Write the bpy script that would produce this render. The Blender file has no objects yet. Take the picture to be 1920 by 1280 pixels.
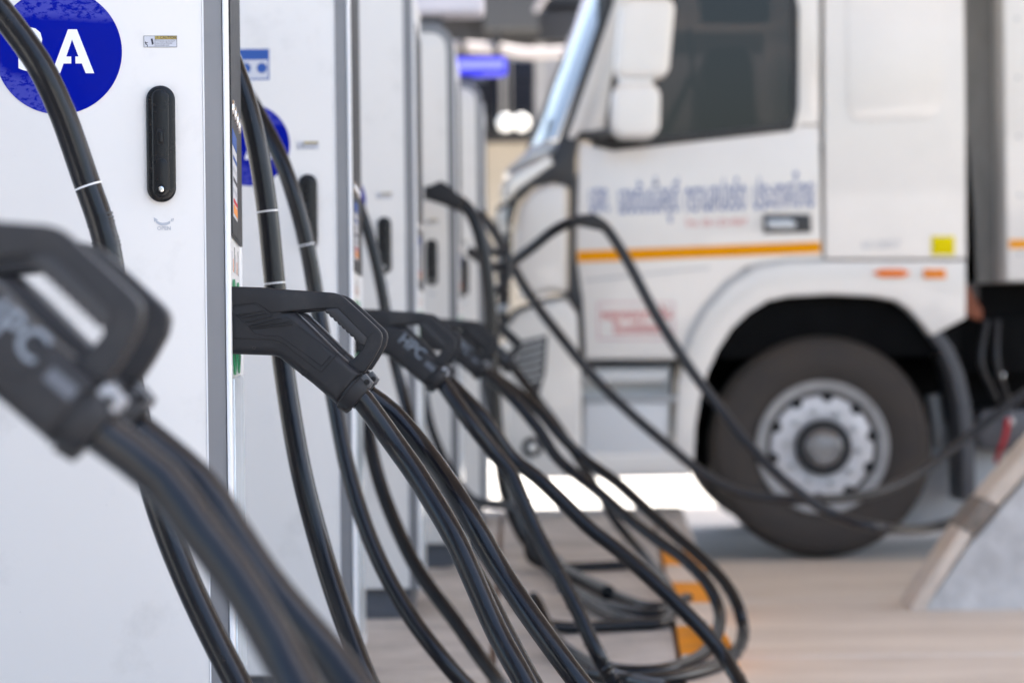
import bpy, bmesh, math, random
from mathutils import Vector, Matrix, Quaternion
random.seed(7)
S = bpy.context.scene
COL = S.collection
R = math.radians

# ------------------------------------------------------------------ camera
FPX = 85.0 / 36.0 * 1920
CAMZ = 1.04
ROLL = 0.012
cd = bpy.data.cameras.new('camera')
cam = bpy.data.objects.new('camera', cd)
COL.objects.link(cam)
cd.lens = 85; cd.sensor_width = 36; cd.clip_start = 0.05; cd.clip_end = 900
cd.dof.use_dof = True; cd.dof.focus_distance = 3.58; cd.dof.aperture_fstop = 3.8
cd.dof.aperture_blades = 9
CAMROT = Matrix.Rotation(R(90), 4, 'X') @ Matrix.Rotation(-ROLL, 4, 'Z')
cam.matrix_world = Matrix.Translation((0, 0, CAMZ)) @ CAMROT
S.camera = cam

# ------------------------------------------------------------------ sky, sun, exposure
SUN_EL, SUN_AZ = R(56), R(62)          # azimuth measured from +Y towards +X
w = bpy.data.worlds.new('World'); S.world = w; w.use_nodes = True
nt = w.node_tree
sky = nt.nodes.new('ShaderNodeTexSky'); sky.sky_type = 'NISHITA'; sky.sun_disc = False
sky.sun_elevation = SUN_EL; sky.sun_rotation = SUN_AZ
sky.air_density = 1.0; sky.dust_density = 4.0; sky.ozone_density = 1.0
bg = nt.nodes['Background']; bg.inputs['Strength'].default_value = 0.15
nt.links.new(sky.outputs[0], bg.inputs[0])
sl = bpy.data.lights.new('sun', 'SUN'); sl.energy = 4.5; sl.angle = R(0.5); sl.color = (1, .95, .87)
sun = bpy.data.objects.new('sun', sl); COL.objects.link(sun)
sdir = Vector((math.sin(SUN_AZ) * math.cos(SUN_EL), math.cos(SUN_AZ) * math.cos(SUN_EL), math.sin(SUN_EL)))
sun.rotation_euler = sdir.to_track_quat('Z', 'Y').to_euler()
S.view_settings.view_transform = 'Standard'; S.view_settings.look = 'None'
S.view_settings.exposure = 2.16; S.view_settings.gamma = 1; S.view_settings.use_curve_mapping = False

def P(px, py, d):
    """point of the place seen at photo pixel px,py at distance d along the view"""
    v = Vector(((px - 960) / FPX * d, -(py - 640) / FPX * d, -d, 1))
    return (cam.matrix_world @ v).to_3d()

def kx(y): return .548 + (y - 5.8) * .0458     # outer edge of the island
def PC(px, py, d, r):
    """a cable point: kept resting on the floor where it would sink below it"""
    p = P(px, py, d)
    lo_ = (.22 if p.x < kx(p.y) + .03 else 0) + r + .002
    if p.z < lo_:
        k_ = (CAMZ - lo_) / (CAMZ - p.z); c_ = Vector((0, 0, CAMZ)); p = c_ + (p - c_) * k_
    return p
def land(W, r):
    """let the tail of a cable reach the floor"""
    e = W[-1]; lo_ = (.22 if e.x < kx(e.y) + .03 else 0) + r + .002
    if e.z > lo_ + .06:
        d_ = (W[-1] - W[-2]).normalized()
        q = e + Vector((.5 * d_.x, d_.y, 0)) * (e.z - lo_) * .6; q.z = lo_ + (e.z - lo_) * .35
        f_ = q + Vector((.10, .02, 0)); f_.z = lo_
        W += [q, f_, f_ + Vector((.25, .06, 0))]
    return W

# ------------------------------------------------------------------ materials
MATS = {}
def mat(name, col, rough=.5, metal=0, spec=.5, emit=None, estr=0, noise=0, nscale=8, bump=0, bscale=60,
        coat=0, trans=0, stretch=None, col2=None, lo=.35, hi=.7, alpha=1):
    if name in MATS: return MATS[name]
    m = bpy.data.materials.new(name); m.use_nodes = True
    n = m.node_tree.nodes; l = m.node_tree.links; b = n['Principled BSDF']
    b.inputs['Base Color'].default_value = (*col, 1)
    b.inputs['Roughness'].default_value = rough
    b.inputs['Metallic'].default_value = metal
    b.inputs['Specular IOR Level'].default_value = spec
    b.inputs['Coat Weight'].default_value = coat
    b.inputs['Transmission Weight'].default_value = trans
    if emit:
        b.inputs['Emission Color'].default_value = (*emit, 1); b.inputs['Emission Strength'].default_value = estr
    tc = n.new('ShaderNodeTexCoord'); mp = n.new('ShaderNodeMapping')
    l.new(tc.outputs['Object'], mp.inputs[0])
    if stretch: mp.inputs['Scale'].default_value = stretch
    if noise:
        t = n.new('ShaderNodeTexNoise'); t.inputs['Scale'].default_value = nscale
        t.inputs['Detail'].default_value = 8; t.inputs['Roughness'].default_value = .65
        l.new(mp.outputs[0], t.inputs[0])
        cr = n.new('ShaderNodeValToRGB')
        c2 = col2 if col2 else tuple(c * (1 - noise) for c in col)
        cr.color_ramp.elements[0].position = lo; cr.color_ramp.elements[0].color = (*c2, 1)
        cr.color_ramp.elements[1].position = hi; cr.color_ramp.elements[1].color = (*col, 1)
        l.new(t.outputs[0], cr.inputs[0]); l.new(cr.outputs[0], b.inputs['Base Color'])
        mr = n.new('ShaderNodeMapRange'); mr.inputs['To Min'].default_value = min(1, rough * 1.25)
        mr.inputs['To Max'].default_value = rough * .85
        l.new(t.outputs[0], mr.inputs[0]); l.new(mr.outputs[0], b.inputs['Roughness'])
    if bump:
        t2 = n.new('ShaderNodeTexNoise'); t2.inputs['Scale'].default_value = bscale; t2.inputs['Detail'].default_value = 5
        l.new(mp.outputs[0], t2.inputs[0])
        bp = n.new('ShaderNodeBump'); bp.inputs['Strength'].default_value = bump; bp.inputs['Distance'].default_value = .002
        l.new(t2.outputs[0], bp.inputs['Height']); l.new(bp.outputs[0], b.inputs['Normal'])
    MATS[name] = m
    return m

def dirty_white(name, col, rough=.35):
    """painted sheet metal: fine mottling, a few rubbed grey smudges and specks"""
    if name in MATS: return MATS[name]
    m = mat(name, col, rough, bump=.04, bscale=25)
    n = m.node_tree.nodes; l = m.node_tree.links; b = n['Principled BSDF']
    tc = n.new('ShaderNodeTexCoord')
    a = n.new('ShaderNodeTexNoise'); a.inputs['Scale'].default_value = 5; a.inputs['Detail'].default_value = 9; a.inputs['Roughness'].default_value = .6
    l.new(tc.outputs['Object'], a.inputs[0])
    r1 = n.new('ShaderNodeValToRGB'); r1.color_ramp.elements[0].position = .56; r1.color_ramp.elements[0].color = (0, 0, 0, 1)
    r1.color_ramp.elements[1].position = .74; r1.color_ramp.elements[1].color = (.36, .36, .36, 1)
    l.new(a.outputs[0], r1.inputs[0])
    v = n.new('ShaderNodeTexNoise'); v.inputs['Scale'].default_value = 90; v.inputs['Detail'].default_value = 2
    l.new(tc.outputs['Object'], v.inputs[0])
    r2 = n.new('ShaderNodeValToRGB'); r2.color_ramp.elements[0].position = .77; r2.color_ramp.elements[0].color = (0, 0, 0, 1)
    r2.color_ramp.elements[1].position = .8; r2.color_ramp.elements[1].color = (.5, .5, .5, 1)
    l.new(v.outputs[0], r2.inputs[0])
    ad = n.new('ShaderNodeMath'); ad.operation = 'ADD'; ad.use_clamp = True
    l.new(r1.outputs[0], ad.inputs[0]); l.new(r2.outputs[0], ad.inputs[1])
    mx = n.new('ShaderNodeMix'); mx.data_type = 'RGBA'
    mx.inputs[6].default_value = (*col, 1); mx.inputs[7].default_value = (.34, .33, .31, 1)
    l.new(ad.outputs[0], mx.inputs[0]); l.new(mx.outputs[2], b.inputs['Base Color'])
    return m

def sticker_blue():
    m = mat('blue_sticker', (.0, .006, .26), .2, spec=.12)
    n = m.node_tree.nodes; l = m.node_tree.links; b = n['Principled BSDF']
    tc = n.new('ShaderNodeTexCoord')
    mp = n.new('ShaderNodeMapping'); mp.inputs['Scale'].default_value = (60, 60, 110); mp.inputs['Rotation'].default_value = (0, .7, 0)
    l.new(tc.outputs['Object'], mp.inputs[0])
    a = n.new('ShaderNodeTexNoise'); a.inputs['Scale'].default_value = 1.6; a.inputs['Detail'].default_value = 5; a.inputs['Roughness'].default_value = .7
    l.new(mp.outputs[0], a.inputs[0])
    big = n.new('ShaderNodeTexNoise'); big.inputs['Scale'].default_value = 7; big.inputs['Detail'].default_value = 0
    l.new(tc.outputs['Object'], big.inputs[0])
    g = n.new('ShaderNodeValToRGB'); g.color_ramp.elements[0].position = .5; g.color_ramp.elements[1].position = .54
    l.new(big.outputs[0], g.inputs[0])
    r = n.new('ShaderNodeValToRGB'); r.color_ramp.elements[0].position = .42; r.color_ramp.elements[1].position = .52
    l.new(a.outputs[0], r.inputs[0])
    mu = n.new('ShaderNodeMath'); mu.operation = 'MULTIPLY'; l.new(g.outputs[0], mu.inputs[0]); l.new(r.outputs[0], mu.inputs[1])
    m2 = n.new('ShaderNodeMath'); m2.operation = 'MULTIPLY'; m2.inputs[1].default_value = .55; l.new(mu.outputs[0], m2.inputs[0])
    mx = n.new('ShaderNodeMix'); mx.data_type = 'RGBA'; mx.inputs[6].default_value = (.0, .006, .26, 1); mx.inputs[7].default_value = (.09, .10, .42, 1)  # lighter blue patches: a reflection broken by dirt drops, put into the colour
    l.new(m2.outputs[0], mx.inputs[0]); l.new(mx.outputs[2], b.inputs['Base Color'])
    return m

def glass_mat(name, tint, k=.6):
    m = bpy.data.materials.new(name); m.use_nodes = True
    n = m.node_tree.nodes; l = m.node_tree.links; n.remove(n['Principled BSDF']); o = n['Material Output']
    t = n.new('ShaderNodeBsdfTransparent'); t.inputs[0].default_value = (*tint, 1)
    g = n.new('ShaderNodeBsdfGlossy'); g.inputs['Roughness'].default_value = .03
    f = n.new('ShaderNodeFresnel'); f.inputs[0].default_value = 1.5
    mx = n.new('ShaderNodeMixShader'); l.new(f.outputs[0], mx.inputs[0]); l.new(t.outputs[0], mx.inputs[1]); l.new(g.outputs[0], mx.inputs[2])
    l.new(mx.outputs[0], o.inputs[0]); MATS[name] = m
    return m

WHITE = dirty_white('charger_white_paint', (.69, .675, .65))
TRIM = mat('white_trim', (.8, .8, .8), .3)
GREYP = mat('grey_post', (.20, .205, .215), .42, noise=.12, nscale=3)
PLINTH = mat('plinth_grey', (.11, .115, .13), .6, noise=.3)
BLACK = mat('black_plastic', (.010, .011, .013), .42, noise=.3, nscale=40, bump=.25, bscale=900)
BLACK2 = mat('black_lock_plastic', (.006, .0065, .008), .26, spec=.32, noise=.2, nscale=30, bump=.05, bscale=500)
GUNB = mat('gun_plastic', (.011, .012, .015), .36, spec=.30, noise=.4, nscale=35, bump=.35, bscale=1400, col2=(.020, .020, .0215), lo=.3, hi=.45)
SEAM = mat('seam_dark', (.004, .004, .005), .7)
PAD = mat('grip_rubber', (.013, .014, .017), .6)
RUB = mat('cable_rubber', (.0035, .0045, .007), .22, spec=.36, noise=.5, nscale=14, bump=.12, bscale=220, col2=(.012, .012, .013), lo=.25, hi=.5)
CHROME = mat('chrome', (.75, .74, .72), .15, metal=1)
STEEL = mat('steel', (.5, .5, .5), .35, metal=1)
BLUE = sticker_blue()
RUBHL = mat('highlit_cable_rubber', (.012, .014, .019), .35, spec=.5)  # same rubber, its highlight put in as a lighter base colour
GUNLET = mat('gun_lettering', (.15, .175, .21), .5)
LET = mat('white_lettering', (.8, .8, .8), .5)
GLET = mat('grey_lettering', (.42, .44, .48), .5)
SCR = mat('screen_glass', (.03, .033, .038), .45, spec=.2, noise=.4, nscale=50)
YEL = mat('caution_yellow', (.55, .42, .10), .5)
INK = mat('ink', (.035, .035, .05), .6)
PAPER = mat('sticker_paper', (.55, .56, .6), .4)
LGLASS = mat('front_glass_panel', (.62, .70, .76), .15, noise=.25, nscale=9)
GREEN = mat('green_light', (.015, .20, .09), .4, emit=(.03, .8, .32), estr=.02)
BLUELIT = mat('blue_light_bar', (.02, .02, .25), .4, emit=(.01, .01, .22), estr=1)
BLUELIT2 = mat('blue_light_lens', (.05, .05, .3), .4, emit=(.075, .08, .30), estr=1)
PALE = mat('pale_light_bar', (.7, .68, .74), .4)
ORANGE = mat('orange_label', (.75, .25, .03), .5)
TWHITE = mat('truck_white', (.83, .80, .76), .22, coat=.4, noise=.06, nscale=2, bump=.02, bscale=3)
TBLACK = mat('truck_black_trim', (.02, .02, .023), .4)
TGREY = mat('truck_grey', (.45, .46, .47), .4)
DARK = mat('chassis_dark', (.0035, .0035, .004), .8, spec=.15, noise=.4, nscale=6)
RUBT = mat('tyre_rubber', (.035, .030, .028), .75, noise=.3, nscale=5, col2=(.055, .045, .038), bump=.3, bscale=40)
RIM = mat('wheel_white', (.78, .78, .80), .3, noise=.25, nscale=6)
RIMG = mat('wheel_grey', (.40, .40, .40), .4, noise=.3, nscale=8)
HUB = mat('hub_metal', (.35, .34, .34), .35, metal=.6, noise=.4, nscale=12)
OSTR = mat('orange_reflective_tape', (.86, .34, .0), .5, spec=.08)
RED = mat('red_lettering', (.55, .03, .04), .5, spec=.1)
BLET = mat('blue_lettering', (.04, .10, .33), .5, spec=.1)
AMB = mat('amber_lamp', (.86, .19, .003), .3, spec=.15)
AMB2 = mat('amber_reflector', (.88, .25, .002), .3, spec=.15)
YSQ = mat('yellow_plate', (.78, .64, .0), .5, spec=.08)
LENS = mat('lamp_lens', (.9, .9, .87), .12, metal=.15)
SEAT = mat('seat_fabric', (.13, .115, .11), .8)
SILV = mat('silver_paint', (.45, .46, .47), .3, metal=.4)
RUST = mat('rusty_paint', (.26, .07, .025), .6, noise=.5)
GLASS = glass_mat('window_glass', (.26, .23, .22))
WSCR = mat('windscreen_glass', (.16, .19, .22), .04, spec=1.0)
CONC = mat('pavement_concrete', (.78, .71, .63), .8, noise=.3, nscale=1.6, bump=.4, bscale=30, col2=(.62, .55, .48), stretch=(.6, 1.8, 1), lo=.35, hi=.65)
CONC2 = mat('island_concrete', (.62, .57, .52), .8, noise=.4, nscale=3, bump=.4, bscale=60)
JOINT = mat('joint_sealant', (.20, .13, .09), .85)
GROUND = mat('yard_concrete', (.52, .50, .47), .85, noise=.2, nscale=.6, bump=.2, bscale=20)
KO = mat('kerb_orange', (.88, .32, .003), .7, spec=.08, noise=.3, nscale=8, col2=(.74, .30, .05))
KW = mat('kerb_white', (.78, .66, .56), .6, noise=.25, nscale=8)
BARS = mat('barrier_side', (.68, .67, .66), .6, noise=.3, nscale=9, bump=.3)
BARE = mat('barrier_edge', (.74, .63, .53), .6, noise=.2, nscale=9)
CANO = mat('canopy_soffit', (.42, .34, .27), .6, noise=.15, nscale=2)
CANB = mat('canopy_beam', (.02, .02, .022), .5, noise=.3)
WALLB = mat('beige_wall', (.52, .45, .36), .8, noise=.15, nscale=2)
WGL = mat('dark_window', (.015, .018, .028), .15)
PIPE = mat('white_pipe', (.42, .38, .36), .4)
GBLD = mat('grey_wall', (.30, .29, .28), .8, noise=.1)

# ------------------------------------------------------------------ object helpers
def tag(o, label=None, cat=None, group=None, kind=None):
    if label: o['label'] = label
    if cat: o['category'] = cat
    if group: o['group'] = group
    if kind: o['kind'] = kind
    return o
def empty(name, loc=(0, 0, 0), rz=0):
    o = bpy.data.objects.new(name, None); COL.objects.link(o)
    o.location = loc; o.rotation_euler = (0, 0, rz); o.empty_display_size = .1
    return o
def link(name, me, m, parent=None, smooth=35, world=False):
    me.materials.append(m)
    if smooth:
        for p in me.polygons: p.use_smooth = True
        me.set_sharp_from_angle(angle=R(smooth))
    o = bpy.data.objects.new(name, me); COL.objects.link(o)
    if parent is not None:
        o.parent = parent
        if world and parent.type == 'EMPTY':
            o.matrix_parent_inverse = (Matrix.Translation(parent.location) @ parent.rotation_euler.to_matrix().to_4x4()).inverted()
    return o
def mesh(name, v, f):
    me = bpy.data.meshes.new(name); me.from_pydata([tuple(x) for x in v], [], f)
    bm = bmesh.new(); bm.from_mesh(me); bmesh.ops.recalc_face_normals(bm, faces=bm.faces); bm.to_mesh(me); bm.free()
    me.update(); return me
def bev(bm, b, seg=2):
    if b: bmesh.ops.bevel(bm, geom=list(bm.edges), offset=b, segments=seg, profile=.6, affect='EDGES', clamp_overlap=True)
def box(name, x0, x1, y0, y1, z0, z1, m, parent=None, b=0, seg=2, world=False):
    bm = bmesh.new(); bmesh.ops.create_cube(bm, size=1)
    for v in bm.verts:
        v.co = Vector(((x0 + x1) / 2 + v.co.x * (x1 - x0), (y0 + y1) / 2 + v.co.y * (y1 - y0), (z0 + z1) / 2 + v.co.z * (z1 - z0)))
    bev(bm, b, seg); me = bpy.data.meshes.new(name); bm.to_mesh(me); bm.free()
    return link(name, me, m, parent, 35 if b else 0, world)
def prism(name, pts, y0, y1, m, parent=None, b=0, seg=2, world=False, outline_only=True):
    """outline in X,Z pushed from y0 to y1, bevelled"""
    bm = bmesh.new(); n = len(pts)
    A = [bm.verts.new((p[0], y0, p[1])) for p in pts]; B = [bm.verts.new((p[0], y1, p[1])) for p in pts]
    bm.faces.new(A); bm.faces.new(B[::-1])
    for i in range(n): bm.faces.new((A[i], B[i], B[(i + 1) % n], A[(i + 1) % n]))
    bmesh.ops.recalc_face_normals(bm, faces=bm.faces)
    if b:
        ed = [e for e in bm.edges if abs(e.verts[0].co.y - e.verts[1].co.y) < 1e-6]
        bmesh.ops.bevel(bm, geom=ed, offset=b, segments=seg, profile=.55, affect='EDGES', clamp_overlap=True)
    bmesh.ops.triangulate(bm, faces=[f for f in bm.faces if len(f.verts) > 4])
    me = bpy.data.meshes.new(name); bm.to_mesh(me); bm.free()
    return link(name, me, m, parent, 40, world)
def spline(pts, step):
    out = []; n = len(pts); pts = [Vector(p) for p in pts]
    for i in range(n - 1):
        p0 = pts[i - 1] if i else pts[0] * 2 - pts[1]; p1, p2 = pts[i], pts[i + 1]
        p3 = pts[i + 2] if i + 2 < n else pts[-1] * 2 - pts[-2]
        k = max(2, int((p2 - p1).length / step))
        for j in range(k):
            t = j / k
            out.append(.5 * ((2 * p1) + (p2 - p0) * t + (2 * p0 - 5 * p1 + 4 * p2 - p3) * t * t + (3 * p1 - p0 - 3 * p2 + p3) * t ** 3))
    out.append(pts[-1]); return out
def frames(c):
    T = [(c[min(i + 1, len(c) - 1)] - c[max(i - 1, 0)]).normalized() for i in range(len(c))]
    u = T[0].orthogonal().normalized(); U = []
    for i, t in enumerate(T):
        if i: u = (T[i - 1].rotation_difference(t)) @ u
        u = (u - t * u.dot(t)).normalized(); U.append(u)
    return T, U
def tube(name, pts, r, m, parent=None, seg=16, step=.03, world=False, smooth_path=True, rfun=None):
    c = spline(pts, step) if smooth_path else [Vector(p) for p in pts]
    T, U = frames(c); v = []; f = []
    for i, (p, t, u) in enumerate(zip(c, T, U)):
        w_ = t.cross(u); rr = rfun(i / (len(c) - 1)) if rfun else r
        for k in range(seg):
            a = 2 * math.pi * k / seg; v.append(p + (u * math.cos(a) + w_ * math.sin(a)) * rr)
    for i in range(len(c) - 1):
        for k in range(seg):
            k2 = (k + 1) % seg; f.append((i * seg + k, i * seg + k2, (i + 1) * seg + k2, (i + 1) * seg + k))
    f.append(tuple(range(seg))[::-1]); f.append(tuple((len(c) - 1) * seg + k for k in range(seg)))
    return link(name, mesh(name, v, f), m, parent, 50, world)
def lathe(name, prof, c, m, parent=None, seg=48, world=False, axis='Y', smooth=30):
    """profile [(radius, along)] spun round an axis through c"""
    v = []; f = []; n = len(prof)
    for k in range(seg):
        a = 2 * math.pi * k / seg
        for r, h in prof:
            x, z = r * math.cos(a), r * math.sin(a)
            v.append((c[0] + x, c[1] + h, c[2] + z) if axis == 'Y' else (c[0] + h, c[1] + x, c[2] + z))
    for k in range(seg):
        for i in range(n - 1):
            k2 = (k + 1) % seg; f.append((k * n + i, k2 * n + i, k2 * n + i + 1, k * n + i + 1))
    if prof[0][0] > 1e-4: f.append(tuple(k * n for k in range(seg)))
    if prof[-1][0] > 1e-4: f.append(tuple(k * n + n - 1 for k in range(seg))[::-1])
    me = mesh(name, v, f)
    return link(name, me, m, parent, smooth, world)
def text(name, body, origin, ux, uy, size, m, parent=None, world=False, width=None, lift=.0006, bold=0, align='CENTER'):
    """flat lettering: ux is the reading direction, uy is up, size is the letter height in metres"""
    c = bpy.data.curves.new('t', 'FONT'); c.body = body; c.size = 1; c.align_x = align; c.align_y = 'CENTER'
    c.offset = bold; c.resolution_u = 3; c.extrude = 0
    o = bpy.data.objects.new('t', c); COL.objects.link(o)
    me = bpy.data.meshes.new_from_object(o.evaluated_get(bpy.context.evaluated_depsgraph_get()))
    bpy.data.objects.remove(o)
    xs = [v.co.x for v in me.vertices]; s = size; sx = size
    if width: sx = width / (max(xs) - min(xs))
    ux, uy = Vector(ux), Vector(uy); nn = ux.cross(uy); og = Vector(origin)
    for v in me.vertices: v.co = og + ux * v.co.x * sx + uy * v.co.y * s + nn * lift
    me.update(); return link(name, me, m, parent, 0, world)
def disc(name, c, r, y0, y1, m, parent=None, seg=64, world=False, b=0):
    return prism(name, [(c[0] + r * math.cos(2 * math.pi * i / seg), c[1] + r * math.sin(2 * math.pi * i / seg)) for i in range(seg)], y0, y1, m, parent, b, 2, world)
def copy_tree(o, parent=None):
    c = o.copy(); COL.objects.link(c); c.parent = parent
    for ch in list(o.children): copy_tree(ch, c)
    return c
def rounded(x0, x1, z0, z1, r, n=6):
    out = []
    for cx, cz, a0 in ((x1 - r, z1 - r, 0), (x0 + r, z1 - r, 90), (x0 + r, z0 + r, 180), (x1 - r, z0 + r, 270)):
        for i in range(n + 1):
            a = R(a0 + 90 * i / n); out.append((cx + r * math.cos(a), cz + r * math.sin(a)))
    return out

# ------------------------------------------------------------------ ground
ISL = .22                                   # top of the charging island above the road
g = box('ground', -90, 120, 11.35, 220, -.3, -.006, GROUND); tag(g, kind='structure')
g2 = box('ground', -90, 120, -60, 11.35, -.3, -.012, GROUND); tag(g2, kind='structure')
pv = box('pavement', -.2, 9, -4, 11.35, -.2, -.010, JOINT); tag(pv, kind='structure')
# concrete slabs of the bay with sunk joints between them
ys = [-3.9, -1.2, 1.5, 4.2, 6.1, 7.90, 9.62, 11.33]
for i in range(len(ys) - 1):
    for x0, x1 in ((-.15, 4.05), (4.08, 8.9)):
        box('slab', x0, x1, ys[i] + .022, ys[i + 1] - .022, -.15, .0, CONC, pv, b=.008, seg=1)
# the island the chargers stand on, its edge running slightly off the view axis
isl = prism('island', [(0, 0), (1, 0), (1, 1), (0, 1)], 0, 1, CONC2)
me = mesh('island', [(-3, -3, -.05), (kx(-3) - .14, -3, -.05), (kx(11.8) - .14, 11.8, -.05), (-3, 11.8, -.05),
                     (-3, -3, ISL - .012), (kx(-3) - .14, -3, ISL - .012), (kx(11.8) - .14, 11.8, ISL - .012), (-3, 11.8, ISL - .012)],
          [(0, 1, 2, 3), (4, 5, 6, 7), (0, 1, 5, 4), (1, 2, 6, 5), (2, 3, 7, 6), (3, 0, 4, 7)])
bpy.data.objects.remove(isl); isl = link('island', me, JOINT, None, 0); tag(isl, kind='structure')
yy = -2.9
while yy < 11.7:
    y1 = min(yy + .9, 11.78)
    for j, xa in enumerate((-2.9, -1.75, -.62, -.05)):
        for_x = (-1.77, -.64, -.07)[j] if j < 3 else None
        xb = for_x if for_x is not None else None
        xr0 = xb if xb is not None else kx(yy) - .155; xr1 = xb if xb is not None else kx(y1) - .155
        o_ = mesh('paving_slab', [(xa, yy + .008, 0), (xr0, yy + .008, 0), (xr1, y1 - .008, 0), (xa, y1 - .008, 0),
                                  (xa, yy + .008, ISL), (xr0, yy + .008, ISL), (xr1, y1 - .008, ISL), (xa, y1 - .008, ISL)],
                  [(0, 1, 2, 3), (4, 5, 6, 7), (0, 1, 5, 4), (1, 2, 6, 5), (2, 3, 7, 6), (3, 0, 4, 7)])
        link('paving_slab', o_, CONC2, isl, 0)
    yy += .9
# kerb stones, painted in turn orange and white
kerb = empty('kerb', (kx(0), 0, 0)); tag(kerb, 'concrete island kerb painted in orange and white blocks beside the chargers', 'kerb')
yk = -3.05; k = 1
lens_ = .62
while yk < 11.6:
    y1 = yk + lens_
    m_ = (KO if k % 2 == 0 else KW) if y1 < 9.7 else CONC2
    a0, a1 = kx(yk), kx(y1)
    v = []
    for yv, kxv in ((yk + .004, a0), (y1 - .004, a1)):
        v += [(kxv - .14, yv, 0), (kxv + .045, yv, 0), (kxv + .01, yv, ISL - .03), (kxv - .015, yv, ISL + .005), (kxv - .14, yv, ISL + .008)]
    f = [(i, (i + 1) % 5, (i + 1) % 5 + 5, i + 5) for i in range(5)] + [(0, 1, 2, 3, 4), (9, 8, 7, 6, 5)]
    link('kerb_stone', mesh('kerb_stone', v, f), m_, kerb, 0, True)
    yk = y1; k += 1

# ------------------------------------------------------------------ canopy over the bay and the buildings beyond
can = empty('canopy', (0, 6, 0)); tag(can, 'wide brown canopy roof on columns sheltering the charging bay', 'canopy')
box('roof_deck', -9, 13, 1.6, 17.2, 6.45, 6.7, CANO, can, world=True)
for yb in (3.5, 7.5, 11.5, 15.5): box('beam', -8.8, 12.8, yb - .12, yb + .12, 6.1, 6.445, CANO, can, world=True)
for xb in (-8.9, 12.9): box('edge_beam', xb - .1, xb + .1, 1.5, 17.3, 6.3, 6.8, CANB, can, world=True)
for xc, yc in ((-4.2, 3.5), (-4.2, 15.5), (10.5, 3.5), (10.5, 15.5)): box('column', xc - .15, xc + .15, yc - .15, yc + .15, 0, 6.09, GREYP, can, b=.01, world=True)

Yb = 30.0
def B(px, py, y=Yb): return P(px, py, y)
bl = empty('service_building', (0, Yb, 0)); tag(bl, 'low beige building with dark windows beyond the truck nose', 'building')
def bpart(name, x0, y0, x1, y1, m, dy0=0, dy1=.3, par=None, Y=Yb, b=0):
    a = B(x0, y0, Y); c = B(x1, y1, Y)
    return box(name, a.x, c.x, Y + dy0, Y + dy1, min(a.z, c.z), max(a.z, c.z), m, par if par else bl, world=(par is None or par.type == 'EMPTY'), b=b)
a = B(700, 262); c = B(1250, 262)
box('wall', a.x - 3, c.x + 8, Yb, Yb + 6, -.1, a.z, WALLB, bl, world=True)
bpart('upper_wall', 500, 0, 1900, 262, GBLD, .5, 6)
for i, (x0, x1, y0, y1) in enumerate(((915, 1000, 112, 148), (915, 1000, 152, 262), (820, 908, 152, 262), (720, 812, 152, 262))):
    wf = bpart('window', x0 - 3, y0 - 3, x1 + 3, y1 + 3, CANB, .3, .5); bpart('pane', x0, y0, x1, y1, WGL, .25, .31, wf)
bpart('mullion', 937, 112, 949, 262, GBLD, .1, .24); bpart('mullion', 955, 112, 960, 262, GBLD, .1, .24)
bpart('sill', 700, 254, 1090, 266, CANB, -.15, .0)
can2 = empty('far_canopy', (0, 26, 0)); tag(can2, 'dark steel canopy beams crossing above the far building', 'canopy')
def cpart(name, x0, y0, x1, y1, m, d0=0, d1=.4, Y=26.): return bpart(name, x0, y0, x1, y1, m, d0, d1, can2, Y)
cpart('fascia', 600, -220, 1900, -70, PALE, 0, 1)
cpart('soffit', 600, -69, 1900, -3, CANB, .1, 1)
cpart('beam', 600, 26, 1130, 76, CANB, 0, .5)
cpart('soffit', 500, -2, 1900, 26, CANB, .3, 3.5)
cpart('hanging_box', 908, 8, 1010, 66, mat('dull_box', (.05, .05, .05), .6), -.6, 0)
cpart('light_panel', 795, 0, 902, 27, PALE, -.5, .0)
tube('brace', [P(1004, 22, 25), P(1012, 8, 25), P(1040, -30, 25)], .03, PIPE, can2, seg=8, world=True)
box('column', P(1004, 60, 26).x, P(1022, 60, 26).x, 26.1, 26.5, 0, P(0, 26, 26).z, GBLD, can2, world=True)
pp = empty('overhead_pipe', (0, 24, 0)); tag(pp, 'thin white pipe running level across the dark windows behind the chargers', 'pipe')
tube('pipe_run', [P(820, 86, 24), P(930, 92, 24), P(1000, 100, 24), P(1140, 92, 24)], .058, PIPE, pp, seg=10, world=True)
for px in (867, 932): box('clamp', P(px, 90, 24).x - .03, P(px, 90, 24).x + .03, 23.92, 24.08, P(px, 118, 24).z, P(px, 60, 24).z, CANB, pp, world=True)
for i, px in enumerate((948, 978)):
    c_ = P(px, 230, 22)
    t_ = lathe('highlight_blob', [(0.0, -.14), (.05, -.13), (.075, -.06), (.08, .05), (.03, .12), (0, .14)], c_, LENS, None, seg=24)  # pale blobs added for the blurred highlights on bright chrome
    tag(t_, ('bright silver blob made for a chrome highlight at the left under the dark window', 'bright silver blob made for a chrome highlight at the right under the dark window')[i], 'lamp', 'highlight blobs in front of the far building')
# perimeter wall far away so that the yard ends in something
pw = empty('yard_wall', (0, 60, 0)); tag(pw, 'long pale boundary wall at the far end of the yard', 'wall')
for i in range(16): box('wall_panel', -40 + i * 5 + .02, -35 + i * 5 - .02, 60, 60.25, -.05, 2.6 + (i % 3) * .01, GBLD, pw, world=True)

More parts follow.
